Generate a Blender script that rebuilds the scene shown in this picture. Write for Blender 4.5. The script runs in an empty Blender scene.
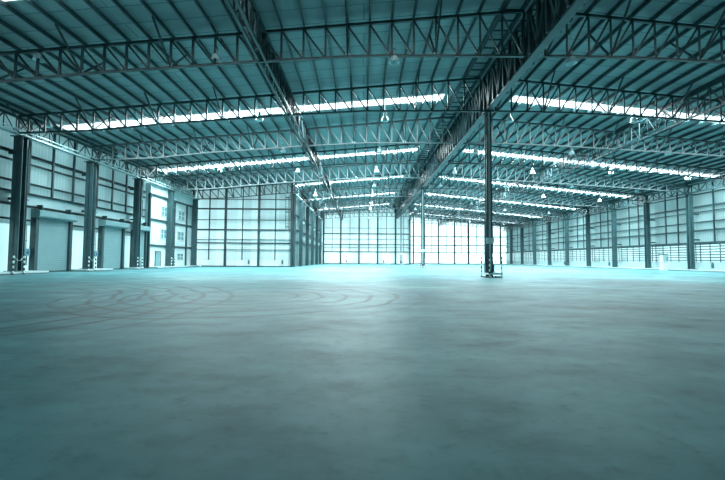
import bpy, math, random
from mathutils import Vector, Matrix
random.seed(7)
C = bpy.context.scene.collection
SC = bpy.context.scene
U = 1.2            # metres per layout unit (the camera's eye height)

# ------------------------------------------------------------------ camera, world, lights, exposure
cam = bpy.data.objects.new('camera', bpy.data.cameras.new('camera'))
C.objects.link(cam)
cam.data.sensor_width = 36
cam.data.lens = 36 * 400 / 725
cam.data.clip_end = 500
cam.matrix_world = (Matrix.Translation((0, 0, U)) @ Matrix.Rotation(math.radians(90) + math.atan(19.5 / 400), 4, 'X')
                    @ Matrix.Rotation(0.0065, 4, 'Z'))
SC.camera = cam
SC.view_settings.view_transform = 'Standard'
SC.view_settings.look = 'None'
SC.view_settings.gamma = 1
SC.view_settings.use_curve_mapping = False
SC.view_settings.exposure = 0.25
SC.cycles.max_bounces = 8
SC.cycles.diffuse_bounces = 5
SC.cycles.sample_clamp_indirect = 6
SC.cycles.use_denoising = True

world = bpy.data.worlds.new('sky'); SC.world = world
world.use_nodes = True
bg = world.node_tree.nodes['Background']
bg.inputs[0].default_value = (0.80, 0.97, 1.0, 1)
bg.inputs[1].default_value = 5.0
# daylight falling in through the roof's skylight strips: (depth, watts) of each strip, left and right slope
DAY = ((0.77, 80), (13.87, 120), (26.97, 5500), (40.07, 11500), (53.17, 12500), (66.27, 12000), (79.37, 11000), (92.47, 3500))
for dy, watts in DAY:
    for x0, x1, z0, z1 in ((-20.0 if dy < 50.2 else -8.6, 5.4, None, None), (10.3, 35.1, None, None)):
        zz = lambda x: 12.05 + 0.30 - (0.091 * (7.5 - x) if x < 7.5 else 0.098 * (x - 7.5))
        if x0 > 7 or dy < 87:
            ld = bpy.data.lights.new('skylight_daylight', 'AREA'); ld.shape = 'RECTANGLE'
            ld.size = (x1 - x0) * U; ld.size_y = 1.0 * U; ld.energy = watts * (x1 - x0) / 25 * (1.25 if x0 < 0 else 1); ld.color = (0.78, 0.97, 1.0)
            lo = bpy.data.objects.new('skylight_daylight', ld); C.objects.link(lo)
            lo.location = ((x0 + x1) / 2 * U, dy * U, (zz((x0 + x1) / 2) - .02) * U)
            lo.rotation_euler = (0, -math.atan2(zz(x1) - zz(x0), x1 - x0), 0)

# ------------------------------------------------------------------ materials
def new_mat(name):
    m = bpy.data.materials.new(name); m.use_nodes = True
    nt = m.node_tree
    return m, nt, nt.nodes['Principled BSDF'], nt.nodes['Material Output']

def noise(nt, scale, detail=4, coord='Object', stretch=None, rough=0.55):
    tc = nt.nodes.new('ShaderNodeTexCoord'); n = nt.nodes.new('ShaderNodeTexNoise')
    n.inputs['Scale'].default_value = scale; n.inputs['Detail'].default_value = detail
    n.inputs['Roughness'].default_value = rough
    src = tc.outputs[coord]
    if stretch:
        mp = nt.nodes.new('ShaderNodeMapping'); mp.inputs['Scale'].default_value = stretch
        nt.links.new(src, mp.inputs[0]); src = mp.outputs[0]
    nt.links.new(src, n.inputs['Vector'])
    return n

def ramp(nt, src, stops):
    r = nt.nodes.new('ShaderNodeValToRGB')
    while len(r.color_ramp.elements) < len(stops): r.color_ramp.elements.new(0.5)
    for e, (p, c) in zip(r.color_ramp.elements, stops):
        e.position = p; e.color = (*c, 1) if len(c) == 3 else c
    nt.links.new(src, r.inputs[0])
    return r

def plain(name, col, rough=0.5, metal=0.0, var=0.15, scale=1.5):
    m, nt, b, out = new_mat(name)
    n = noise(nt, scale)
    r = ramp(nt, n.outputs['Fac'], [(0.3, tuple(c * (1 - var) for c in col)), (0.7, tuple(min(1, c * (1 + var)) for c in col))])
    nt.links.new(r.outputs[0], b.inputs['Base Color'])
    b.inputs['Roughness'].default_value = rough; b.inputs['Metallic'].default_value = metal
    return m

def sheet(name, diff, trans, tmix, axis='Y', pitch=0.33, seam=0.12):
    """thin profiled sheet that lets daylight through; ribs run up the wall"""
    m, nt, b, out = new_mat(name)
    nt.nodes.remove(b)
    d = nt.nodes.new('ShaderNodeBsdfDiffuse'); t = nt.nodes.new('ShaderNodeBsdfTranslucent'); mx = nt.nodes.new('ShaderNodeMixShader')
    tc = nt.nodes.new('ShaderNodeTexCoord'); sp = nt.nodes.new('ShaderNodeSeparateXYZ')
    nt.links.new(tc.outputs['Object'], sp.inputs[0])
    def math_(op, a, v=None, w=None):
        k = nt.nodes.new('ShaderNodeMath'); k.operation = op
        for i, q in enumerate((a, v, w)):
            if q is None: continue
            if isinstance(q, (int, float)): k.inputs[i].default_value = q
            else: nt.links.new(q, k.inputs[i])
        return k.outputs[0]
    a = sp.outputs[axis]
    s = math_('SINE', math_('MULTIPLY', a, 2 * math.pi / pitch))
    rib = math_('MULTIPLY_ADD', s, seam / 2, 1 - seam / 2)
    pan = nt.nodes.new('ShaderNodeTexWhiteNoise'); pan.noise_dimensions = '1D'
    nt.links.new(math_('FLOOR', math_('DIVIDE', a, 1.05)), pan.inputs['W'])
    pv = math_('MULTIPLY_ADD', pan.outputs['Value'], 0.16, 0.86)
    n = noise(nt, 0.35, 3)
    nv = math_('MULTIPLY_ADD', n.outputs['Fac'], 0.35, 0.82)
    f = math_('MULTIPLY', math_('MULTIPLY', rib, pv), nv)
    for node, col in ((d, diff), (t, trans)):
        v = nt.nodes.new('ShaderNodeVectorMath'); v.operation = 'SCALE'
        v.inputs[0].default_value = col; nt.links.new(f, v.inputs['Scale'])
        nt.links.new(v.outputs[0], node.inputs['Color'])
    mx.inputs[0].default_value = tmix
    nt.links.new(d.outputs[0], mx.inputs[1]); nt.links.new(t.outputs[0], mx.inputs[2]); nt.links.new(mx.outputs[0], out.inputs[0])
    return m

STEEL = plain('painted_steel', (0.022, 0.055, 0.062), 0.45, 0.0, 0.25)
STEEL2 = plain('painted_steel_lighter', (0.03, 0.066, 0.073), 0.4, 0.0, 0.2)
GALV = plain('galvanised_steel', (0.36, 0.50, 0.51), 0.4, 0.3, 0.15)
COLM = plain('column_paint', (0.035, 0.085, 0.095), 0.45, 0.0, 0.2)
SHUT = plain('shutter_paint', (0.15, 0.27, 0.285), 0.5, 0.0, 0.05)
WHITE = plain('white_paint', (0.55, 0.67, 0.68), 0.5, 0, 0.05)
BAND = plain('pale_panel', (0.28, 0.41, 0.425), 0.5, 0, 0.06)
BLACK = plain('black_paint', (0.01, 0.018, 0.02), 0.4, 0, 0.1)
KERB = plain('kerb_paint', (0.42, 0.55, 0.56), 0.6, 0, 0.1)
DARKLINE = plain('dark_base_strip', (0.03, 0.07, 0.08), 0.7, 0, 0.1)
BOXM = plain('blue_grey_enamel', (0.10, 0.24, 0.30), 0.4, 0, 0.1)
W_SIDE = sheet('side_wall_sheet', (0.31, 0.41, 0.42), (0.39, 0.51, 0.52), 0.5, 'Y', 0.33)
W_END = sheet('end_wall_sheet', (0.66, 0.80, 0.81), (0.86, 0.97, 0.98), 0.62, 'X', 0.33, 0.05)  # same sheet as the sides; far-end brightness put into its colour
W_LOW = sheet('lower_wall_panel', (0.66, 0.78, 0.79), (0.72, 0.84, 0.85), 0.55, 'Y', 1.0, 0.02)
W_LOWL = sheet('left_lower_panel', (0.62, 0.74, 0.75), (0.62, 0.74, 0.75), 0.55, 'Y', 1.0, 0.02)
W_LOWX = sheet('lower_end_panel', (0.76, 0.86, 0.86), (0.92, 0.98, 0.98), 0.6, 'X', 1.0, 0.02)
SKYL = sheet('skylight_sheet', (0.8, 0.8, 0.8), (1, 1, 1), 0.85, 'X', 0.33, 0.04)

def striped(name, axis, pitch):
    m, nt, b, out = new_mat(name)
    tc = nt.nodes.new('ShaderNodeTexCoord'); sp = nt.nodes.new('ShaderNodeSeparateXYZ'); nt.links.new(tc.outputs['Object'], sp.inputs[0])
    k = nt.nodes.new('ShaderNodeMath'); k.operation = 'PINGPONG'; nt.links.new(sp.outputs[axis], k.inputs[0]); k.inputs[1].default_value = pitch
    g = nt.nodes.new('ShaderNodeMath'); g.operation = 'GREATER_THAN'; nt.links.new(k.outputs[0], g.inputs[0]); g.inputs[1].default_value = pitch / 2
    r = ramp(nt, g.outputs[0], [(0.4, (.012, .02, .022)), (0.6, (.75, .86, .87))]); nt.links.new(r.outputs[0], b.inputs['Base Color'])
    return m
STRIPE = striped('black_white_bands', 'Z', .175); STRIPEX = striped('black_white_blocks', 'X', .11)

def roof_material():
    m, nt, b, out = new_mat('roof_underside')
    n = noise(nt, 0.25, 4, stretch=(1, 2.5, 1))
    r = ramp(nt, n.outputs['Fac'], [(0.3, (0.24, 0.31, 0.32)), (0.7, (0.33, 0.41, 0.42))])
    tc = nt.nodes.new('ShaderNodeTexCoord'); br = nt.nodes.new('ShaderNodeTexBrick')
    br.inputs['Color1'].default_value = (1, 1, 1, 1); br.inputs['Color2'].default_value = (0.88, 0.9, 0.9, 1)
    br.inputs['Mortar'].default_value = (0.45, 0.5, 0.5, 1); br.inputs['Scale'].default_value = 1
    br.inputs['Mortar Size'].default_value = 0.035; br.inputs['Brick Width'].default_value = 12; br.inputs['Row Height'].default_value = 1.3
    nt.links.new(tc.outputs['Object'], br.inputs['Vector'])
    mx = nt.nodes.new('ShaderNodeMix'); mx.data_type = 'RGBA'; mx.blend_type = 'MULTIPLY'; mx.inputs[0].default_value = 1
    nt.links.new(r.outputs[0], mx.inputs[6]); nt.links.new(br.outputs['Color'], mx.inputs[7])
    nt.links.new(mx.outputs[2], b.inputs['Base Color']); b.inputs['Roughness'].default_value = 0.7
    return m
ROOF = roof_material()

def floor_material():
    m, nt, b, out = new_mat('polished_concrete')
    L = nt.links
    def mix(kind, fac, a, c):
        mx = nt.nodes.new('ShaderNodeMix'); mx.data_type = 'RGBA'; mx.blend_type = kind
        if isinstance(fac, (int, float)): mx.inputs[0].default_value = fac
        else: L.new(fac, mx.inputs[0])
        L.new(a, mx.inputs[6])
        if isinstance(c, tuple): mx.inputs[7].default_value = (*c, 1)
        else: L.new(c, mx.inputs[7])
        return mx.outputs[2]
    big = noise(nt, 0.16, 6, rough=0.62)
    mid = noise(nt, 0.7, 8, rough=0.62, stretch=(1, 1.6, 1))
    fine = noise(nt, 5.0, 6, rough=0.7)
    base = ramp(nt, big.outputs['Fac'], [(0.30, (0.050, 0.135, 0.150)), (0.52, (0.085, 0.235, 0.255)), (0.72, (0.17, 0.38, 0.40))])
    blot = ramp(nt, mid.outputs['Fac'], [(0.32, (0.42, 0.45, 0.46)), (0.48, (0.85, 0.86, 0.86)), (0.68, (1.15, 1.15, 1.15))])
    col = mix('MULTIPLY', 0.75, base.outputs[0], blot.outputs[0])
    spk = ramp(nt, fine.outputs['Fac'], [(0.30, (0.55, 0.57, 0.58)), (0.46, (1, 1, 1)), (0.70, (1.1, 1.1, 1.1))])
    col = mix('MULTIPLY', 0.6, col, spk.outputs[0])
    tc = nt.nodes.new('ShaderNodeTexCoord')
    # tyre marks: broken rings round two turning centres
    for (cx, cy, rr, mask_s) in ((-2.7 * U, 11.5 * U, 2.6, 0.3), (-11 * U, 9 * U, 7.4, 0.25)):
        mp = nt.nodes.new('ShaderNodeMapping'); mp.inputs['Location'].default_value = (-cx, -cy, 0)
        L.new(tc.outputs['Object'], mp.inputs[0])
        dn = noise(nt, 0.25, 2)
        ad = nt.nodes.new('ShaderNodeVectorMath'); ad.operation = 'MULTIPLY_ADD'
        L.new(dn.outputs['Color'], ad.inputs[0]); ad.inputs[1].default_value = (1.3, 1.3, 0); L.new(mp.outputs[0], ad.inputs[2])
        ln = nt.nodes.new('ShaderNodeVectorMath'); ln.operation = 'LENGTH'; L.new(ad.outputs[0], ln.inputs[0])
        md = nt.nodes.new('ShaderNodeMath'); md.operation = 'PINGPONG'; L.new(ln.outputs['Value'], md.inputs[0]); md.inputs[1].default_value = 0.42
        thin = ramp(nt, md.outputs[0], [(0.03, (1, 1, 1)), (0.12, (0, 0, 0))])
        rg = nt.nodes.new('ShaderNodeMapRange'); L.new(ln.outputs['Value'], rg.inputs[0])
        rg.inputs[1].default_value = rr + 2.4; rg.inputs[2].default_value = rr + 3.6; rg.inputs[3].default_value = 1; rg.inputs[4].default_value = 0
        rg2 = nt.nodes.new('ShaderNodeMapRange'); L.new(ln.outputs['Value'], rg2.inputs[0])
        rg2.inputs[1].default_value = rr - 2.0; rg2.inputs[2].default_value = rr - 1.0
        br = noise(nt, mask_s, 2); bm = ramp(nt, br.outputs['Fac'], [(0.36, (0, 0, 0)), (0.5, (1, 1, 1))])
        f = thin.outputs[0]
        for q in (rg.outputs[0], rg2.outputs[0], bm.outputs[0]):
            k = nt.nodes.new('ShaderNodeMath'); k.operation = 'MULTIPLY'; L.new(f, k.inputs[0]); L.new(q, k.inputs[1]); f = k.outputs[0]
        k = nt.nodes.new('ShaderNodeMath'); k.operation = 'MULTIPLY'; L.new(f, k.inputs[0]); k.inputs[1].default_value = 0.8
        col = mix('MIX', k.outputs[0], col, (0.02, 0.05, 0.056))
    L.new(col, b.inputs['Base Color'])
    rr_ = ramp(nt, mid.outputs['Fac'], [(0.32, (0.50, 0.50, 0.50)), (0.65, (0.44, 0.44, 0.44))])
    L.new(rr_.outputs[0], b.inputs['Roughness'])
    b.inputs['Specular IOR Level'].default_value = 0.07; b.inputs['Specular Tint'].default_value = (0.5, 0.9, 0.95, 1)
    return m
FLOOR = floor_material()

def clear_material():
    m, nt, b, out = new_mat('clear_acrylic')
    b.inputs['Base Color'].default_value = (0.8, 0.95, 0.97, 1)
    b.inputs['Roughness'].default_value = 0.08
    b.inputs['Transmission Weight'].default_value = 0.15
    b.inputs['Coat Weight'].default_value = 0.6
    b.inputs['IOR'].default_value = 1.3
    return m
ACRYL = clear_material()
def glass_material():
    m, nt, b, out = new_mat('dark_window_glass')
    b.inputs['Base Color'].default_value = (0.12, 0.25, 0.28, 1); b.inputs['Roughness'].default_value = 0.1
    return m
GLASS = glass_material()

# ------------------------------------------------------------------ mesh helpers (all coordinates in layout units, scaled by U)
class MB:
    def __init__(s): s.v = []; s.f = []
    def add(s, vs, fs):
        o = len(s.v); s.v += [tuple(v) for v in vs]; s.f += [tuple(i + o for i in f) for f in fs]; return s
    def box(s, x0, x1, y0, y1, z0, z1):
        return s.add([(x, y, z) for z in (z0, z1) for y in (y0, y1) for x in (x0, x1)],
                     [(0, 2, 3, 1), (4, 5, 7, 6), (0, 1, 5, 4), (2, 6, 7, 3), (0, 4, 6, 2), (1, 3, 7, 5)])
    def beam(s, p, q, w, h, up=(0, 0, 1)):
        p, q = Vector(p), Vector(q); d = (q - p).normalized(); up = Vector(up)
        if abs(d.dot(up)) > 0.98: up = Vector((0, 1, 0)) if abs(d.y) < 0.9 else Vector((1, 0, 0))
        a = d.cross(up).normalized() * w / 2; b = a.cross(d).normalized() * h / 2
        return s.add([e + i * a + j * b for e in (p, q) for i, j in ((-1, -1), (1, -1), (1, 1), (-1, 1))],
                     [(0, 1, 2, 3), (7, 6, 5, 4), (0, 4, 5, 1), (1, 5, 6, 2), (2, 6, 7, 3), (3, 7, 4, 0)])
    def angle(s, p, q, w, t, flip=1, up=(0, 0, 1)):
        """an angle iron: two legs"""
        p, q = Vector(p), Vector(q); d = (q - p).normalized(); up = Vector(up)
        if abs(d.dot(up)) > 0.98: up = Vector((0, 1, 0))
        a = d.cross(up).normalized(); b = a.cross(d).normalized()
        pr = [(0, 0), (w, 0), (w, t), (t, t), (t, w), (0, w)]
        vs = [e + a * (i - w / 2) + b * (j - w / 2) * flip for e in (p, q) for i, j in pr]
        return s.add(vs, [tuple(range(6)), tuple(range(11, 5, -1))] + [(i, i + 6, (i + 1) % 6 + 6, (i + 1) % 6) for i in range(6)])
    def hsec(s, cx, cy, z0, z1, dx, dy, t, rot=False):
        """H section upright; flanges across X (or Y when rot)"""
        if not rot:
            s.box(cx - dx / 2, cx + dx / 2, cy - dy / 2, cy - dy / 2 + t, z0, z1)
            s.box(cx - dx / 2, cx + dx / 2, cy + dy / 2 - t, cy + dy / 2, z0, z1)
            s.box(cx - t / 2, cx + t / 2, cy - dy / 2, cy + dy / 2, z0, z1)
        else:
            s.box(cx - dx / 2, cx - dx / 2 + t, cy - dy / 2, cy + dy / 2, z0, z1)
            s.box(cx + dx / 2 - t, cx + dx / 2, cy - dy / 2, cy + dy / 2, z0, z1)
            s.box(cx - dx / 2, cx + dx / 2, cy - t / 2, cy + t / 2, z0, z1)
        return s
    def tube(s, p, q, r, n=8, r2=None):
        p, q = Vector(p), Vector(q); d = (q - p).normalized(); r2 = r if r2 is None else r2
        up = Vector((0, 0, 1)) if abs(d.z) < 0.9 else Vector((1, 0, 0))
        a = d.cross(up).normalized(); b = a.cross(d)
        vs = [e + (a * math.cos(2 * math.pi * i / n) + b * math.sin(2 * math.pi * i / n)) * rr for e, rr in ((p, r), (q, r2)) for i in range(n)]
        return s.add(vs, [tuple(range(n)), tuple(range(2 * n - 1, n - 1, -1))] + [(i, i + n, (i + 1) % n + n, (i + 1) % n) for i in range(n)])
    def lathe(s, prof, n=20, c=(0, 0, 0)):
        m = len(prof)
        vs = [(c[0] + r * math.cos(2 * math.pi * i / n), c[1] + r * math.sin(2 * math.pi * i / n), c[2] + z) for i in range(n) for r, z in prof]
        return s.add(vs, [(i * m + j, ((i + 1) % n) * m + j, ((i + 1) % n) * m + j + 1, i * m + j + 1) for i in range(n) for j in range(m - 1)])
    def build(s, name, mat, parent=None, smooth=False):
        me = bpy.data.meshes.new(name)
        off = Vector((0, 0, 0))
        me.from_pydata([tuple(c * U for c in v) for v in s.v], [], s.f); me.update()
        if smooth: me.polygons.foreach_set('use_smooth', [True] * len(me.polygons))
        me.materials.append(mat)
        o = bpy.data.objects.new(name, me); C.objects.link(o)
        if parent: o.parent = parent
        return o

def tag(o, label, cat, group=None, kind=None):
    if label: o['label'] = label
    if cat: o['category'] = cat
    if group: o['group'] = group
    if kind: o['kind'] = kind
    return o
def thing(name, label, cat, loc=(0, 0, 0), group=None, rz=0):
    o = bpy.data.objects.new(name, None); C.objects.link(o)
    o.location = Vector(loc) * U; o.rotation_euler = (0, 0, rz); o.empty_display_size = 0.3
    return tag(o, label, cat, group)
def struct(name, mb, mat, label=None):
    o = mb.build(name, mat); o['kind'] = 'structure'
    if label: o['label'] = label
    return o
def copy_tree(o, parent=None):
    c = o.copy(); C.objects.link(c)
    if parent: c.parent = parent
    for ch in list(o.children): copy_tree(ch, c)
    return c
ORD = ['nearest', 'second', 'third', 'fourth', 'fifth', 'sixth', 'seventh', 'eighth', 'ninth', 'tenth', 'eleventh', 'twelfth', 'thirteenth',
       'fourteenth', 'fifteenth', 'sixteenth', 'seventeenth', 'eighteenth', 'nineteenth', 'twentieth'] + \
      ['twenty-' + q for q in ('first', 'second', 'third', 'fourth', 'fifth', 'sixth', 'seventh', 'eighth', 'ninth')] + ['thirtieth', 'thirty-first']
def nth(i): return 'first' if i == 0 else ORD[i]

# ------------------------------------------------------------------ layout
B = 6.55; Y0 = 23.7
def TY(k): return Y0 + B * k
XL, XR, XC = -20.8, 35.6, 7.5            # column lines: left, right, middle row
WL, WR = -21.6, 36.6                     # wall sheets
YR = 50.2; XJ = -8.7; YF1 = 87.6; XP = 10.5; YF2 = 101.5; YB = -4.0
def interp(pts, x):
    for (a, za), (b, zb) in zip(pts, pts[1:]):
        if x <= b: return za + (zb - za) * (x - a) / (b - a)
    return pts[-1][1]
def ztop(x):                              # top chord centre line (height above floor)
    return 12.05 - (0.091 * (XC - x) if x < XC else 0.098 * (x - XC))
BOT = [(-22, 8.4), (-20.8, 8.45), (-15.9, 8.66), (-12, 9.08), (-8, 9.38), (-4.45, 9.66), (0, 9.93), (7.5, 9.98), (12, 9.92), (16, 9.74), (20.4, 9.50), (27.5, 9.08), (36, 8.52)]
def zbot(x): return interp(BOT, x)
def zroof(x): return ztop(x) + 0.32

# ------------------------------------------------------------------ setting: floor, roof, walls
m = MB(); m.add([(WL, YB, 0), (WR, YB, 0), (WR, YF2, 0), (WL, YF2, 0), (WL, YB, -.2), (WR, YB, -.2), (WR, YF2, -.2), (WL, YF2, -.2)],
                [(0, 1, 2, 3), (7, 6, 5, 4), (0, 4, 5, 1), (1, 5, 6, 2), (2, 6, 7, 3), (3, 7, 4, 0)])
struct('floor', m, FLOOR, 'smooth grey concrete floor with stains and curved tyre marks')

SKY_Y = [13.87 + 13.1 * i for i in range(-1, 7)]
SKW = 0.52
def roof_slab(mb, x0, x1, y0, y1, t=0.06):
    z0, z1 = zroof(x0), zroof(x1)
    mb.add([(x0, y0, z0), (x1, y0, z1), (x1, y1, z1), (x0, y1, z0), (x0, y0, z0 + t), (x1, y0, z1 + t), (x1, y1, z1 + t), (x0, y1, z0 + t)],
           [(0, 3, 2, 1), (4, 5, 6, 7), (0, 1, 5, 4), (1, 2, 6, 5), (2, 3, 7, 6), (3, 0, 4, 7)])
rm = MB()
ys = [YB] + [v for y in SKY_Y for v in (y - SKW, y + SKW)] + [YF2 + .1]
for i in range(0, len(ys), 2): roof_slab(rm, WL - .1, XC, ys[i], ys[i + 1]); roof_slab(rm, XC, WR + .1, ys[i], ys[i + 1])
for y in SKY_Y:
    for a, b in ((WL - .1, -20.2), (5.5, XC), (XC, 10.2), (35.2, WR + .1)): roof_slab(rm, a, b, y - SKW, y + SKW)
struct('ceiling', rm, ROOF, 'grey underside of the pitched sheet roof')
n = 0
for i, y in enumerate(SKY_Y):
    for a, b, side in ((-20.2, 5.5, 'left'), (10.2, 35.2, 'right')):
        if side == 'left' and y > YR: a = XJ
        n += 1
        s = MB(); roof_slab(s, a, b, y - SKW, y + SKW, 0.03)
        struct('window_%d' % n, s, SKYL, 'translucent white skylight strip across the %s roof slope, %s one from the front' % (side, nth(i)))
m = MB()                                   # opaque roof where the skylights stop at the inner wall
for y in SKY_Y:
    if y > YR: roof_slab(m, -20.2, XJ, y - SKW, y + SKW)
struct('trim_1', m, ROOF)

def wallx(x, y0, y1, z0, t=0.05, zt=None):
    z1 = zroof(x) if zt is None else zt
    return MB().box(x - t / 2, x + t / 2, y0, y1, z0, z1)
def wally(y, x0, x1, z0, t=0.05):
    mb = MB(); xs = [x0] + ([XC] if x0 < XC < x1 else []) + [x1]
    for a, b in zip(xs, xs[1:]):
        mb.add([(a, y, z0), (b, y, z0), (b, y, zroof(b)), (a, y, zroof(a)), (a, y + t, z0), (b, y + t, z0), (b, y + t, zroof(b)), (a, y + t, zroof(a))],
               [(0, 1, 2, 3), (7, 6, 5, 4), (0, 4, 5, 1), (3, 2, 6, 7), (0, 3, 7, 4), (1, 5, 6, 2)])
    return mb
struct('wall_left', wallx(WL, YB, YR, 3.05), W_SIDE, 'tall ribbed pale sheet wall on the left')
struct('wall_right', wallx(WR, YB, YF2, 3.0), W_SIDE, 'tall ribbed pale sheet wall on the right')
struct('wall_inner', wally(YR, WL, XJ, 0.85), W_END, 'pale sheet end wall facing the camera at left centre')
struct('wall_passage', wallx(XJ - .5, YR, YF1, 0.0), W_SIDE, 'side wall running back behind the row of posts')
struct('wall_far_left', wally(YF1, XJ - .6, XP, 2.72), W_END, 'bright far end wall left of the middle columns')
struct('wall_recess', wallx(XP, YF1, YF2, 0.0), W_SIDE)
struct('wall_far_right', wally(YF2, XP, WR, 2.9), W_END, 'bright far end wall right of the middle columns')
struct('wall_back', wally(YB, WL, WR, 0), ROOF)
struct('trim_2', MB().box(WL - .02, WL + .02, YB, YR, 0, 3.05), W_LOWL, 'smooth white lower panels of the left wall')
struct('trim_3', MB().box(WL, XJ, YR, YR + .05, 0, .85), W_LOWX, 'white base panel of the inner end wall')
struct('trim_4', MB().box(XJ - .6, XP, YF1, YF1 + .05, 0, 2.72), W_LOWX, 'bright white lower panel of the far wall')
struct('trim_5', MB().box(XP, WR, YF2, YF2 + .05, 0, 2.9), W_LOWX, 'bright white lower panel of the right far wall')
struct('trim_6', MB().box(WR - .15, WR + .15, YB, YF2, 0, .95), BAND, 'low solid base wall under the right louvres')
struct('trim_7', MB().box(WL + .02, WL + .14, YB, 39.4, 4.35, 5.0), BAND, 'smooth pale band panel above the roller doors')
# kerbs and base lines
kz = .15
DOORS = [(26.1, 28.95), (32.75, 35.4), (37.3, 39.1)]
m = MB(); mt = MB(); y = YB
for a, b in DOORS + [(49.9, 49.9)]:
    e = min(a - .35, 49.9)
    if e > y: m.box(WL, -20.12, y, e, .05, kz); mt.box(WL, -20.10, y, e, 0, .05)
    y = b + .3
struct('baseboard_left', m, KERB, 'low pale kerb along the left wall'); struct('trim_8', mt, DARKLINE)
struct('baseboard_right', MB().box(34.9, WR, YB, YF2, .07, .16), KERB, 'low kerb along the right wall'); struct('trim_9', MB().box(34.88, WR, YB, YF2, 0, .07), DARKLINE)
struct('baseboard_inner', MB().box(WL + 1.5, XJ - .3, YR - .1, YR, 0, .12), DARKLINE)
struct('baseboard_far', MB().box(XJ, XP, YF1 - .15, YF1, 0, .16).box(XP, 34.8, YF2 - .15, YF2, 0, .16), DARKLINE)

# ------------------------------------------------------------------ steel columns
def base_plate(mb, x, y, z, r=.34): mb.box(x - r, x + r, y - r * .8, y + r * .8, z, z + .04)
LC = [24.0, 30.35, 36.75, 43.1, 49.5]
for i, y in enumerate([TY(-1) + .35] + LC[:4] + [49.4]):
    wh = ['just outside the left edge of the picture', 'nearest one in view, left of the first roller door', 'between the first and second roller doors',
          'left of the third roller door', 'standing before the white office block', 'in the corner beside the inner end wall'][i]
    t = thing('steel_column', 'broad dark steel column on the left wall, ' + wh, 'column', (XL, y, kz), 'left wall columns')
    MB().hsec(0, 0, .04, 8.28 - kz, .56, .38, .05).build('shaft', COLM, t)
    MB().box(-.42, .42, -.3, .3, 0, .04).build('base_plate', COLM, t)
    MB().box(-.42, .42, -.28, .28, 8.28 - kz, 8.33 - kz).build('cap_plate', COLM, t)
    if i < 5:
        MB().beam((-.3, .1, 7.2), (-.8, .1, 7.2), .12, .14).beam((-.3, .1, 4.4), (-.8, .1, 4.4), .12, .14).beam((-.3, .05, 7.2), (-.75, .9, 7.7), .08, .08).build('wall_bracket', STEEL, t)
for i, k in enumerate(range(2, 12)):
    y = TY(k)
    t = thing('steel_column', 'dark steel column along the right wall, %s one from the right edge' % nth(i - 1 if i else 0) if i else
              'dark steel column along the right wall, out beyond the right edge', 'column', (XR, y, .16), 'right wall columns')
    MB().hsec(0, 0, .04, 8.15, .52, .4, .05).build('shaft', COLM, t)
    MB().box(-.45, .45, -.32, .32, 0, .04).build('base_plate', COLM, t)
    MB().box(-.45, .45, -.32, .32, 8.15, 8.2).build('cap_plate', COLM, t)
    MB().beam((.3, 0, 3.2), (1.0, 0, 3.2), .12, .14).beam((.3, 0, 6.0), (1.0, 0, 6.0), .12, .14).build('wall_bracket', STEEL, t)
CCY = [23.7, 49.9, 77.3]
for i, y in enumerate(CCY):
    wh = ['nearest and largest', 'second one back', 'thin far one by the end wall'][i]
    t = thing('steel_column', 'free-standing steel column mid-hall, ' + wh, 'column', (XC, y, 0), 'middle row columns')
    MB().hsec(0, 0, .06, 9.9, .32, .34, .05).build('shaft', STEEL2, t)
    MB().box(-.06, .06, -.2, -.16, .5, 9.9).build('lit_stripe', GALV, t)  # added pale strip: the column's lit front stripe put into colour
    MB().box(-.34, .34, -.34, .34, 0, .06).build('base_plate', STEEL, t)
    MB().box(-.3, .3, -.3, .3, 9.84, 9.92).build('cap_plate', STEEL, t)
    MB().box(-.22, .22, -.26, -.19, 1.98, 2.32).build('sign_plate', WHITE, t)['label'] = 'small white plate'
    MB().box(-.26, -.18, -.15, .12, .25, .85).box(.18, .26, -.15, .12, .3, .75).build('switch_box', COLM, t)
    g = thing('column_guard', 'white bar guard around a middle column foot, ' + wh, 'guard', (XC, y - .1, 0), 'middle column guards')
    if i < 2:
        for sx in (-.9, .9):
            for sy in (-1, 1):
                MB().tube((sx * .38, sy * .5 - .55 * (sy < 0), 0), (sx * .38, sy * .5 - .55 * (sy < 0), 1.2), .035, 8).build('post', STRIPE, g)
    MB().box(-.34, .34, -1.07, -1.03, .2, .28).box(-.4, -.36, -1.05, .5, .2, .28).box(.36, .4, -1.05, .5, .2, .28).build('rail', WHITE, g)
    MB().box(-.33, .33, -1.07, -1.03, .02, .12).build('warning_board', STRIPEX, g)

# striped posts at the left columns
for ci, (y, wh) in enumerate(zip(LC[:4], ('nearest left column', 'second left column', 'third left column', 'column by the office block'))):
    for j, (dx, dy, sd) in enumerate(((.58, -.95, 'front'), (.58, -.2, 'rear'))):
        t = thing('striped_post', 'black and white striped post at the %s side of the %s' % (sd, wh), 'bollard', (XL + dx + .15, y + dy, 0), 'striped posts at the left columns')
        MB().tube((0, 0, 0), (0, 0, 1.16), .045, 10).build('post', STRIPE, t); MB().tube((0, 0, 0), (0, 0, .03), .09, 10).build('foot', BLACK, t)
    c = MB()
    for s_ in range(8):
        a = s_ / 8; b_ = (s_ + 1) / 8
        c.tube((XL + .73, y - .89 + .63 * a, 1.05 - .25 * math.sin(math.pi * a)), (XL + .73, y - .89 + .63 * b_, 1.05 - .25 * math.sin(math.pi * b_)), .015, 5)
    tag(c.build('chain', KERB), 'thin pale chain slung between the striped posts of the ' + wh, 'chain')
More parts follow.
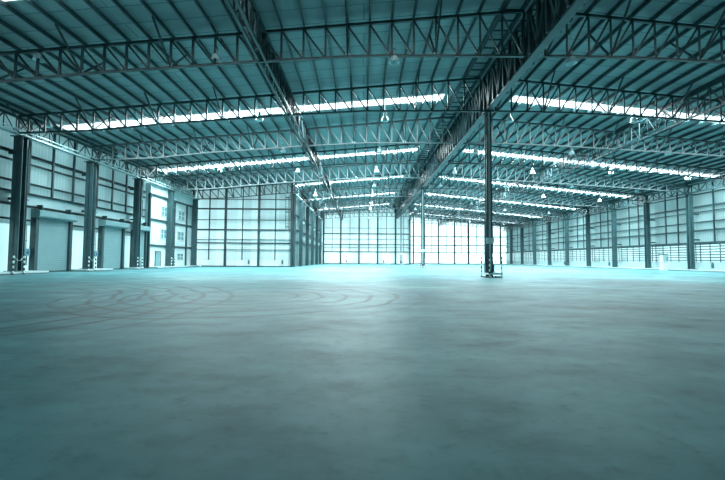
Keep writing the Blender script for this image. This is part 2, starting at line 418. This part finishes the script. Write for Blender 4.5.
# drain pipes and control boxes beside the left columns
for i, y in enumerate(LC[:4]):
    if i == 3: y += .02
    mat = STEEL if i < 2 else GALV
    t = thing('drain_pipe', '%s drain pipe running down beside the %s' % ('dark' if i < 2 else 'pale', ('nearest left column', 'second left column', 'third left column', 'column by the office block')[i]), 'pipe', (XL + .06, y + .5, 0))
    pm = MB().tube((0, 0, kz), (0, 0, 7.7), .06, 10)
    if i < 3: pm.tube((0, 0, 7.7), (-.3, .0, 8.1), .06, 10)
    pm.build('pipe', mat, t)
    MB().box(-.1, .1, -.1, .1, 2.0, 2.06).box(-.1, .1, -.1, .1, 4.5, 4.56).box(-.1, .1, -.1, .1, 6.5, 6.56).build('clip', mat, t)
for i, (a, b) in enumerate(DOORS[:2]):
    t = thing('control_box', 'blue-grey door control box on the wall left of the %s roller door' % nth(i), 'box', (WL + .02, a - .55, 1.0), 'door control boxes')
    MB().box(0, .2, -.2, .2, .1, .55).build('housing', BOXM, t); MB().tube((.08, 0, .55), (.08, 0, 2.1), .02, 6).build('conduit', STEEL, t)
    MB().tube((.2, 0, .3), (.24, 0, .3), .05, 10).build('button', BLACK, t)
    MB().tube((.1, .05, .1), (.1, .05, -.5), .03, 6).build('cable', BLACK, t)

# ------------------------------------------------------------------ roller doors
for i, (a, b) in enumerate(DOORS):
    t = thing('roller_door', 'grey roller shutter door in the left wall, %s from the camera' % nth(i), 'door', (WL, a, 0), 'roller doors')
    w = b - a; mb = MB(); nz = 24; H = 3.65
    for s_ in range(nz):
        z0 = s_ * H / nz; z1 = (s_ + 1) * H / nz; zm = (z0 + z1) / 2
        mb.add([(.26, 0, z0), (.26, w, z0), (.268, w, zm), (.268, 0, zm), (.26, w, z1), (.26, 0, z1)], [(0, 1, 2, 3), (3, 2, 4, 5)])
    mb.box(.2, .255, 0, w, 0, H)
    mb.build('curtain', SHUT, t)
    for yy in (-.1, w + .1): MB().box(.05, .42, yy - .12, yy + .12, 0, H + .5).build('side_rail', STEEL, t)
    R_ = .3 if i < 2 else .1
    hd = MB().add([(.1, -.3, 3.6), (.62, -.3, 3.6), (.7, -.3, 3.7), (.7, -.3, 4.08), (.1, -.3, 4.14), (.1, w + R_, 3.6), (.62, w + R_, 3.6), (.7, w + R_, 3.7), (.7, w + R_, 4.08), (.1, w + R_, 4.14)],
                  [(0, 1, 2, 3, 4), (9, 8, 7, 6, 5), (0, 5, 6, 1), (1, 6, 7, 2), (2, 7, 8, 3), (3, 8, 9, 4), (4, 9, 5, 0)])
    hd.build('hood', SHUT, t)
    MB().box(.22, .33, .05, w - .05, 0.0, .1).build('bottom_bar', STEEL, t)
    MB().box(.1, .5, .1, .2, 4.1, 4.45).box(.1, .5, w - .2, w - .1, 4.1, 4.45).build('hanger', STEEL, t)

# ------------------------------------------------------------------ office block in the left wall
OX = -21.15; OY0, OY1 = 39.5, 49.9
t = thing('office_block', 'white three-storey office front with small windows built into the left wall', 'office', (OX, OY0, 0))
def oy(px): return 21.15 * 400 / (362.5 - px) - OY0
holes = []
MB().box(-.4, 0, 0, OY1 - OY0, 0, 7.35).build('front_wall', WHITE, t)
MB().box(-.4, .12, -.1, OY1 - OY0, 7.5, 8.45).build('parapet', WHITE, t)
for z in (2.28, 4.9, 7.38): MB().box(-.1, .14, -.1, OY1 - OY0, z - .1, z + .1).build('floor_band', STEEL, t)
for yy in (.0, 5.2, 8.3): MB().box(-.1, .12, yy - .12, yy + .12, 0, 7.4).build('frame_post', STEEL, t)
for (p0, p1, z0, z1) in ((160, 165.8, 5.4, 6.5), (160, 165.8, 3.05, 4.1), (177, 183.2, 5.4, 6.5), (177, 183.2, 3.05, 4.1), (177, 183.2, .75, 1.6)):
    a, b = oy(p0), oy(p1)
    f = MB()
    f.box(0, .07, a, b, z1 - .07, z1).box(0, .07, a, b, z0, z0 + .07).box(0, .07, a, a + .06, z0, z1).box(0, .07, b - .06, b, z0, z1)
    f.box(0, .06, (a + b) / 2 - .03, (a + b) / 2 + .03, z0, z1).box(0, .06, a, b, (z0 + z1) / 2 - .02, (z0 + z1) / 2 + .02)
    fo = f.build('window', WHITE, t); MB().box(.005, .03, a, b, z0, z1).build('pane', GLASS, fo)
a, b = oy(155.3), oy(160.3)
d = MB().box(0, .05, a, b, 0, 1.65).build('door', SHUT, t)
MB().box(.05, .1, b - .15, b - .1, .8, .9).build('handle', GALV, d)
MB().box(0, .08, a - .07, a, 0, 1.72).box(0, .08, b, b + .07, 0, 1.72).box(0, .08, a, b, 1.65, 1.72).build('door_frame', STEEL, d)

# ------------------------------------------------------------------ wall framing: girts (along the wall) and posts
def girt(p, q, s, d, label, grp):
    mb = MB(); p, q = Vector(p), Vector(q)
    ax = (q - p).normalized(); side = Vector((-ax.y, ax.x, 0))
    c1, c2 = p, q
    mb.beam(c1, c2, d, s * .22); mb.beam(c1 + side * d * .45 + Vector((0, 0, -s * .42)), c2 + side * d * .45 + Vector((0, 0, -s * .42)), s * .2, s)
    mb.beam(c1 + Vector((0, 0, -s * .85)), c2 + Vector((0, 0, -s * .85)), d, s * .22)
    tag(mb.build('wall_girt', STEEL), label, 'girt', grp)
def framing(fixed, axis, a0, a1, zs, side_txt, inward):
    names = ['lowest', 'second lowest', 'third lowest', 'fourth lowest', 'fifth lowest', 'sixth lowest', 'seventh lowest', 'eighth lowest', 'ninth lowest']
    for i, (z, s) in enumerate(sorted(zs)):
        if axis == 'Y': p, q = (fixed + inward * .16, a0, z), (fixed + inward * .16, a1, z)
        else: p, q = (a0, fixed + inward * .16, z), (a1, fixed + inward * .16, z)
        girt(p, q, s, .2, 'dark horizontal wall rail on the %s, %s' % (side_txt, names[i]), 'rails on the ' + side_txt)
framing(WL, 'Y', YB, 39.3, [(3.4, .1), (4.32, .14), (5.1, .12), (5.75, .1), (7.0, .1), (7.55, .17), (8.75, .1)], 'left wall', 1)
framing(WR, 'Y', YB, YF2, [(2.88, .07), (3.1, .17), (4.42, .17), (5.3, .1), (6.4, .09), (7.0, .18), (8.35, .1)], 'right wall', -1)
framing(YR, 'X', WL + .3, XJ, [(2.15, .06), (3.02, .15), (3.42, .06), (4.68, .16), (5.9, .06), (7.32, .17), (8.5, .07)], 'inner end wall', -1)
framing(YF1, 'X', XJ, XP, [(2.76, .16), (3.7, .07), (4.35, .17), (5.5, .07), (6.7, .2), (7.9, .07)], 'far wall left of the middle columns', -1)
framing(YF2, 'X', XP, WR, [(2.95, .17), (3.9, .07), (4.8, .2), (5.9, .07), (7.0, .2)], 'far wall right of the middle columns', -1)
framing(XJ - .5, 'Y', YR, YF1, [(3.4, .15), (5.0, .12), (7.0, .15)], 'inner side wall', 1)
def post(x, y, z0, z1, w, d, label, grp):
    tag(MB().hsec(x, y, z0, z1, w, d, min(w, d) * .25, rot=(w < d)).build('wall_post', STEEL), label, 'post', grp)
pn = 0
BAYN = ['beyond the left edge', 'left of the first roller door', 'around the first roller door', 'above the second roller door', 'above the third roller door']
for i in range(4):                          # left wall: slim posts, upper wall only
    y0 = TY(i - 2) + .35
    for j, f in enumerate((.18, .48, .78)):
        yy = y0 + B * f + B * 1
        if yy > 39: continue
        post(WL + .34, yy, 5.1, zroof(WL) - .1, .1, .14, 'slim dark upper post on the left wall, %s bay, %s of three' % (('edge', 'first door', 'second door', 'third door')[i], ('near', 'middle', 'far')[j]), 'slim posts on the left wall')
for i in range(1, 12):
    y0 = TY(i)
    for j, f in enumerate((.13, .38, .66)):
        yy = y0 + B * f
        if yy > YF2 - .5: continue
        post(WR - .34, yy, 3.1, zroof(WR) - .1, .1, .14, 'slim dark post on the right wall, %s bay back, %s of three' % (nth(i - 1), ('near', 'middle', 'far')[j]), 'slim posts on the right wall')
def zr_in(x): return zroof(x) - .05
for i, x in enumerate((-21.2, -17.1, -12.95, -8.85)):
    post(x, YR - .4, 0, zr_in(x), .26, .2, 'broad dark post on the inner end wall, %s from the left' % nth(i), 'broad posts on the inner end wall')
for i, x in enumerate((-19.15, -15.0, -10.9)):
    post(x, YR - .33, .85, zr_in(x), .12, .12, 'thin post on the inner end wall, %s from the left' % nth(i), 'thin posts on the inner end wall')
for i, x in enumerate((-8.5, -4.75, -.75, 3.3, 7.2, 10.35)):
    post(x, YF1 - .4, 0, zr_in(x), .34, .3, 'dark post on the far wall left part, %s from the left' % nth(i), 'posts on the far wall, left part')
for i, x in enumerate((-6.6, -2.75, 1.3, 5.25, 9.0)):
    post(x, YF1 - .33, 2.72, zr_in(x), .12, .12, 'thin post on the far wall left part, %s from the left' % nth(i), 'thin posts on the far wall, left part')
for i, x in enumerate((12.9, 15.6, 19.2, 23.3, 26.8, 31.0, 34.9)):
    post(x, YF2 - .4, 0, zr_in(x), .42 if i in (1, 4) else .3, .3, 'dark post on the far wall right part, %s from the left' % nth(i), 'posts on the far wall, right part')
for i, x in enumerate((17.4, 21.2, 25.0, 28.9, 33.0)):
    post(x, YF2 - .33, 2.9, zr_in(x), .12, .12, 'thin post on the far wall right part, %s from the left' % nth(i), 'thin posts on the far wall, right part')
for i, y in enumerate((YR + .1, 56.45, 63.0, 69.5, 76.1, 82.6)):
    t = thing('inner_column', 'dark steel column on the inner side wall, %s from the corner' % nth(i), 'column', (XJ, y, 0), 'inner side wall columns')
    MB().hsec(0, 0, 0, 9.25, .5, .42, .05).build('shaft', COLM, t)
    MB().box(-.32, .32, -.3, .3, 0, .05).build('base_plate', COLM, t)
    if i: MB().box(.26, .5, -.15, .15, 3.6, 4.1).box(.26, .45, -.15, .15, 6.0, 6.3).build('bracket', GALV, t)
# access ladder at the end of the far-left wall
for (x, y, z0, z1, lb) in ((XJ - .75, YR - .36, 4.7, 9.0, 'thin steel ladder on the inner end wall corner'), (10.2, YF1 - .62, 3.2, 9.8, 'thin steel ladder high beside the far post')):
    t = thing('ladder', lb, 'ladder', (x, y, z0))
    h = z1 - z0
    for sx in (-.2, .2): MB().tube((sx, 0, 0), (sx, 0, h), .03, 6).build('rail', STEEL, t)
    for zz in (.3, h / 2, h - .3): MB().box(-.22, .22, 0, .36 if x < 0 else .62, zz, zz + .05).build('wall_bracket', STEEL, t)
    r = MB()
    for q in range(int(h / .3)): r.tube((-.2, 0, .15 + q * .3), (.2, 0, .15 + q * .3), .018, 5)
    r.build('rungs', STEEL, t)

# ------------------------------------------------------------------ right wall louvres, one window per bay
for i in range(1, 13):
    y0 = TY(i - 1) + .3 if i > 0 else YB; y1 = min(TY(i) - .3, YF2 - .3)
    w = struct('window_%d' % (n + 1), MB().box(WR - .03, WR, y0 - .3, y1 + .3, .95, 3.0), W_LOW, 'bright louvred band low in the right wall, %s bay back' % nth(i - 1)); n += 1
    sl = MB(); z = 1.1
    while z < 2.85:
        sl.add([(WR - .2, y0 - .28, z), (WR - .2, y1 + .28, z), (WR - .06, y1 + .28, z + .1), (WR - .06, y0 - .28, z + .1), (WR - .2, y0 - .28, z + .02), (WR - .2, y1 + .28, z + .02), (WR - .06, y1 + .28, z + .12), (WR - .06, y0 - .28, z + .12)],
               [(0, 3, 2, 1), (4, 5, 6, 7), (0, 1, 5, 4), (1, 2, 6, 5), (2, 3, 7, 6), (3, 0, 4, 7)]); z += .29
    sl.build('louvre_slats', STEEL2, w)
    fr = MB()
    for f in (0, .2, .4, .6, .8, 1): yy = y0 + (y1 - y0) * f; fr.box(WR - .24, WR - .18, yy - .03, yy + .03, .95, 3.0)
    fr.build('window_frame', STEEL2, w)
# front bay (off to the right of the picture) gets the same bright band
struct('window_%d' % (n + 1), MB().box(WR - .03, WR, YB, TY(0), .95, 3.0), W_LOW); n += 1
# cabinet by a right column
t = thing('electrical_cabinet', 'pale electrical cabinet standing on the floor by the second right wall column', 'cabinet', (34.3, 45.6, 0), None)
MB().box(-.29, .29, -.25, .25, 0, .85).build('lower_body', WHITE, t); MB().box(-.27, .27, -.23, .23, .88, 1.75).build('upper_body', WHITE, t)
MB().box(-.29, .29, -.25, .25, .85, .88).box(-.34, .34, -.3, .3, 1.75, 1.83).build('trim_frame', STEEL, t)
MB().box(-.22, .22, -.26, -.23, .98, 1.62).build('door', BAND, t); MB().box(.15, .18, -.29, -.26, 1.2, 1.4).build('handle', BLACK, t)
MB().box(.27, .42, -.15, .15, 1.0, 1.6).build('side_box', COLM, t)
# fire extinguishers
for i, (x, y, lb) in enumerate(((36.34, 41.6, 'on the base wall right of the first right column'), (36.34, 59.0, 'on the right base wall in the third bay back'), (36.34, 72.0, 'on the right base wall in the fifth bay back'),
                                (-14.2, YR - .15, 'on the inner end wall, first from the left'), (-10.0, YR - .15, 'on the inner end wall near its right corner'), (-3.5, YF1 - .15, 'on the far wall, left of the posts'), (4.6, YF1 - .15, 'on the far wall by the fourth post'), (33.6, YF2 - .15, 'on the far wall at its right end'))):
    t = thing('fire_extinguisher', 'small dark fire extinguisher ' + lb, 'extinguisher', (x, y, .35))
    MB().lathe([(0, 0), (.1, 0), (.11, .05), (.11, .4), (.06, .48), (.03, .5), (0, .5)], 12).build('cylinder', COLM, t, True)
    MB().box(-.03, .03, -.08, .08, .5, .56).build('valve', BLACK, t); MB().tube((.05, 0, .52), (.12, -.02, .2), .012, 5).build('hose', BLACK, t)

# ------------------------------------------------------------------ roof trusses
PIT = .97
def panel_x(side, y=0):
    lo = XL + .1 if y < YR + .5 else XJ
    if side == 'left':
        xs = []; x = XC - .45
        while x > lo + .35: xs.append(x); x -= PIT
        return [lo] + xs[::-1]
    xs = []; x = XC + .45
    while x < XR - .3: xs.append(x); x += PIT
    return xs + [XR - .1]
def chord(mb, xs, zf, w, h):
    for a, b in zip(xs, xs[1:]): mb.beam((a, 0, zf(a)), (b, 0, zf(b)), w, h)
    return mb
def truss_parts(side, y, root, detail):
    xs = panel_x(side, y)
    J0 = 1 if side == 'left' else 3
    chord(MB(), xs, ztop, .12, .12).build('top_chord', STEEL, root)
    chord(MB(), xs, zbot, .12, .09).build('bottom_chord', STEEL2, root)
    one = MB()
    for i, x in enumerate(xs):
        v = MB() if detail else one
        v.angle((x, 0, zbot(x)), (x, 0, ztop(x)), .085, .03)
        if detail: v.build('vertical', STEEL2, root)
    for i in range(len(xs) - 1):
        a, b = xs[i], xs[i + 1]
        v = MB() if detail else one
        if side == 'left': v.angle((a, .03, ztop(a)), (b, .03, zbot(b)), .08, .03)
        else: v.angle((b, .03, ztop(b)), (a, .03, zbot(a)), .08, .03)
        if detail: v.build('diagonal', STEEL2, root)
    if not detail:
        w = one.build('web', STEEL2, root)
    # flange braces from the bottom chord up to the purlins, in front of and behind the truss
    for j in range(J0, len(xs) - 1, 4):
        x = xs[j]
        MB().beam((x, 0, zbot(x) + .02), (x - .02, -1.55, ztop(x) + .12), .07, .07).build('sway_brace', STEEL, root)
        if detail: MB().beam((x, 0, zbot(x) + .02), (x - .02, 1.55, ztop(x) + .12), .07, .07).build('sway_brace', STEEL, root)
    for j in range(J0, len(xs) - 1, 4): MB().box(xs[j] - .1, xs[j] + .1, -.05, -.03, zbot(xs[j]) - .02, zbot(xs[j]) + .14).build('gusset', GALV, root)
KS = list(range(-3, 12))
protos = {}
for i, k in enumerate(KS):
    y = TY(k)
    for side in ('left', 'right'):
        if side == 'left' and y > YF1 - .5: continue
        kind = 'inner' if (side == 'left' and y > YR) else 'full'
        detail = k <= 4
        key = (side, kind, detail)
        if k < -1: lb = 'dark lattice roof truss above the camera, %s slope, row %s' % (side, nth(i))
        else: lb = 'dark lattice roof truss under the %s roof slope, %s one back from the camera' % (side, nth(k + 1))
        if key in protos:
            t = copy_tree(protos[key]); t.location = Vector((0, y, 0)) * U; t['label'] = lb
        else:
            t = thing('roof_truss', lb, 'truss', (0, y, 0), 'roof trusses of the %s slope' % side)
            truss_parts(side, y, t, detail); protos[key] = t
# truss standing on the inner end wall
# ------------------------------------------------------------------ lengthwise girders
def girder(name, label, x, y0, y1, zb, zt, gap, pitch, wv, botm, bw=.09, bh=.1, parts=True):
    t = thing(name, label, 'girder', (x, y0, 0))
    L = y1 - y0; xs = [-gap / 2, gap / 2] if gap else [0]
    b = MB(); tp = MB()
    if bw > .3: b.box(-bw / 2, bw / 2, 0, L, zb - bh / 2, zb + bh / 2)
    else:
        for a in xs: b.box(a - bw / 2, a + bw / 2, 0, L, zb - bh / 2, zb + bh / 2)
    for a in xs: tp.box(a - .05, a + .05, 0, L, zt - .07, zt + .07)
    b.build('bottom_chord', botm, t); tp.build('top_chord', STEEL, t)
    cnt = 0; rest = MB(); y = 0; up = True
    while y < L - .05:
        y2 = min(y + pitch, L)
        for a in xs:
            mb = MB() if cnt < 48 else rest
            mb.angle((a, y, zb), (a, y, zt), wv, wv * .35, up=(1, 0, 0))
            if up: mb.angle((a, y, zt), (a, y2, zb), wv, wv * .35)
            else: mb.angle((a, y, zb), (a, y2, zt), wv, wv * .35)
            if mb is not rest: mb.build('web_panel', STEEL, t)
            cnt += 1
        if gap: rest.beam((xs[0], y, zb + .05), (xs[1], y, zb + .05), .05, .05); rest.beam((xs[0], y, zt), (xs[1], y, zt), .06, .06)
        y += pitch; up = not up
    r = rest.build('web', STEEL, t); r['kind'] = 'stuff'
    return t
girder('ridge_girder', 'deep dark box girder with pale underside running back above the middle columns', XC, -1, YF1 - .75, 10.0, ztop(XC) - .05, .42, .82, .15, STEEL2, .36, .1)
girder('lattice_girder', 'lengthwise lattice girder under the left roof slope, left of the middle columns', -4.45, -1, YF1 - .6, 9.68, ztop(-4.45) - .1, .3, .82, .08, STEEL2)
girder('lattice_girder', 'lengthwise lattice girder under the right roof slope, right of the middle columns', 19.4, -1, YF2 - .6, 9.5, ztop(19.4) - .1, 0, .82, .06, STEEL2)
girder('eave_girder', 'long pale-bottomed lattice girder resting along the left wall columns', XL, -1, YR - .65, 8.45, ztop(XL) - .05, 0, .85, .06, GALV, .34, .1)
girder('eave_girder', 'lattice girder on top of the inner side wall columns', XJ, YR + .35, YF1 - .75, 9.35, ztop(XJ) - .05, 0, .85, .09, GALV, .3, .1)
girder('eave_girder', 'lattice girder along the top of the right wall columns', XR, 5, YF2 - .65, 8.45, ztop(XR) - .05, 0, .95, .09, STEEL, .2, .1)
# gutter tubes on the left eave beam
for i, (dx, z) in enumerate(((.34, 8.6), (.34, 8.34))):
    tag(MB().tube((XL + dx, -1, z), (XL + dx, YR - .3, z), .035, 8).build('service_pipe', GALV), 'thin pale service pipe along the left eave girder, %s of the pair' % ('upper' if i == 0 else 'lower'), 'pipe', 'service pipes along the left eave')
# end-wall trusses
# ridge walkway frame: ladder-like ties beside the ridge
t = thing('ridge_tie_frame', 'ladder-like tie frame running along the roof ridge', 'tie frame', (XC - .85, -1, ztop(XC) - .02))
MB().box(-.5, -.43, 0, YF1, -.05, .05).build('rail', STEEL, t); MB().box(.33, .4, 0, YF1, -.05, .05).build('rail', STEEL, t)
r = MB(); y = .5
while y < YF1: r.box(-.45, .35, y - .03, y + .03, -.03, .03); y += .8
o = r.build('rungs', STEEL, t); o['kind'] = 'stuff'

# ------------------------------------------------------------------ purlins
def purlin(x, i, side):
    z = ztop(x) + .18
    y1 = YR if x < XJ - .3 else (YF1 if x < XP else YF2)
    mb = MB().box(x - .015, x + .015, -1, y1, z - .06, z + .11).box(x - .015, x + .045, -1, y1, z - .075, z - .055).box(x - .045, x + .015, -1, y1, z + .095, z + .11)
    lb = 'dark purlin running back under the %s roof slope, %s one from the ridge' % (side, nth(i)) if i else 'dark purlin running back under the %s roof slope, closest to the ridge' % side
    tag(mb.build('roof_purlin', STEEL), lb, 'purlin', 'purlins of the %s slope' % side)
for i, x in enumerate(reversed(panel_x('left'))): purlin(x, i, 'left')
for i, x in enumerate(panel_x('right')): purlin(x, i, 'right')

# ------------------------------------------------------------------ high-bay lamps
def lamp_parts(root, drop):
    MB().lathe([(.055, .17), (.09, .14), (.15, .08), (.2, -.02), (.225, -.16), (.235, -.17), (.215, -.16), (.19, -.02), (.14, .06), (.08, .12), (.04, .13)], 24).build('shade', ACRYL, root, True)
    MB().lathe([(0, .17), (.075, .17), (.085, .2), (.085, .34), (.06, .37), (0, .37)], 14).build('housing', GALV, root, True)
    MB().lathe([(0, -.06), (.035, -.04), (.045, .02), (.03, .1), (0, .12)], 10).build('bulb', WHITE, root, True)
    MB().tube((-.04, 0, .37), (-.03, 0, .45), .012, 5).tube((.04, 0, .37), (.03, 0, .45), .012, 5).box(-.05, .05, -.015, .015, .44, .47).build('hook', STEEL, root)
    MB().tube((0, 0, .46), (0, 0, drop), .014, 5).build('wire', GALV, root)
LX = [-19.7, -14.3, -6.5, 1.35, 9.15, 16.95, 24.75, 32.4]
LY = [17.2 + 7.45 * j for j in range(0, 11)]
proto = {}
for j, y in enumerate(LY):
    for i, x in enumerate(LX):
        if y > YR - 1 and x < XJ + 1: continue
        if y > YF1 - 1 and x < XP + .3: continue
        zc = 9.85 - (.5 if i in (0, 7) else 0) + random.uniform(-.03, .03)
        lb = 'clear bell high-bay lamp, %s row from the camera, %s lamp from the left' % (ORD[j], nth(i))
        if i not in proto:
            t = thing('high_bay_lamp', lb, 'lamp', (x, y, zc), 'high-bay lamps'); lamp_parts(t, zroof(x) - zc); proto[i] = t
        else:
            t = copy_tree(proto[i]); t.location = Vector((x, y, zc)) * U; t['label'] = lb
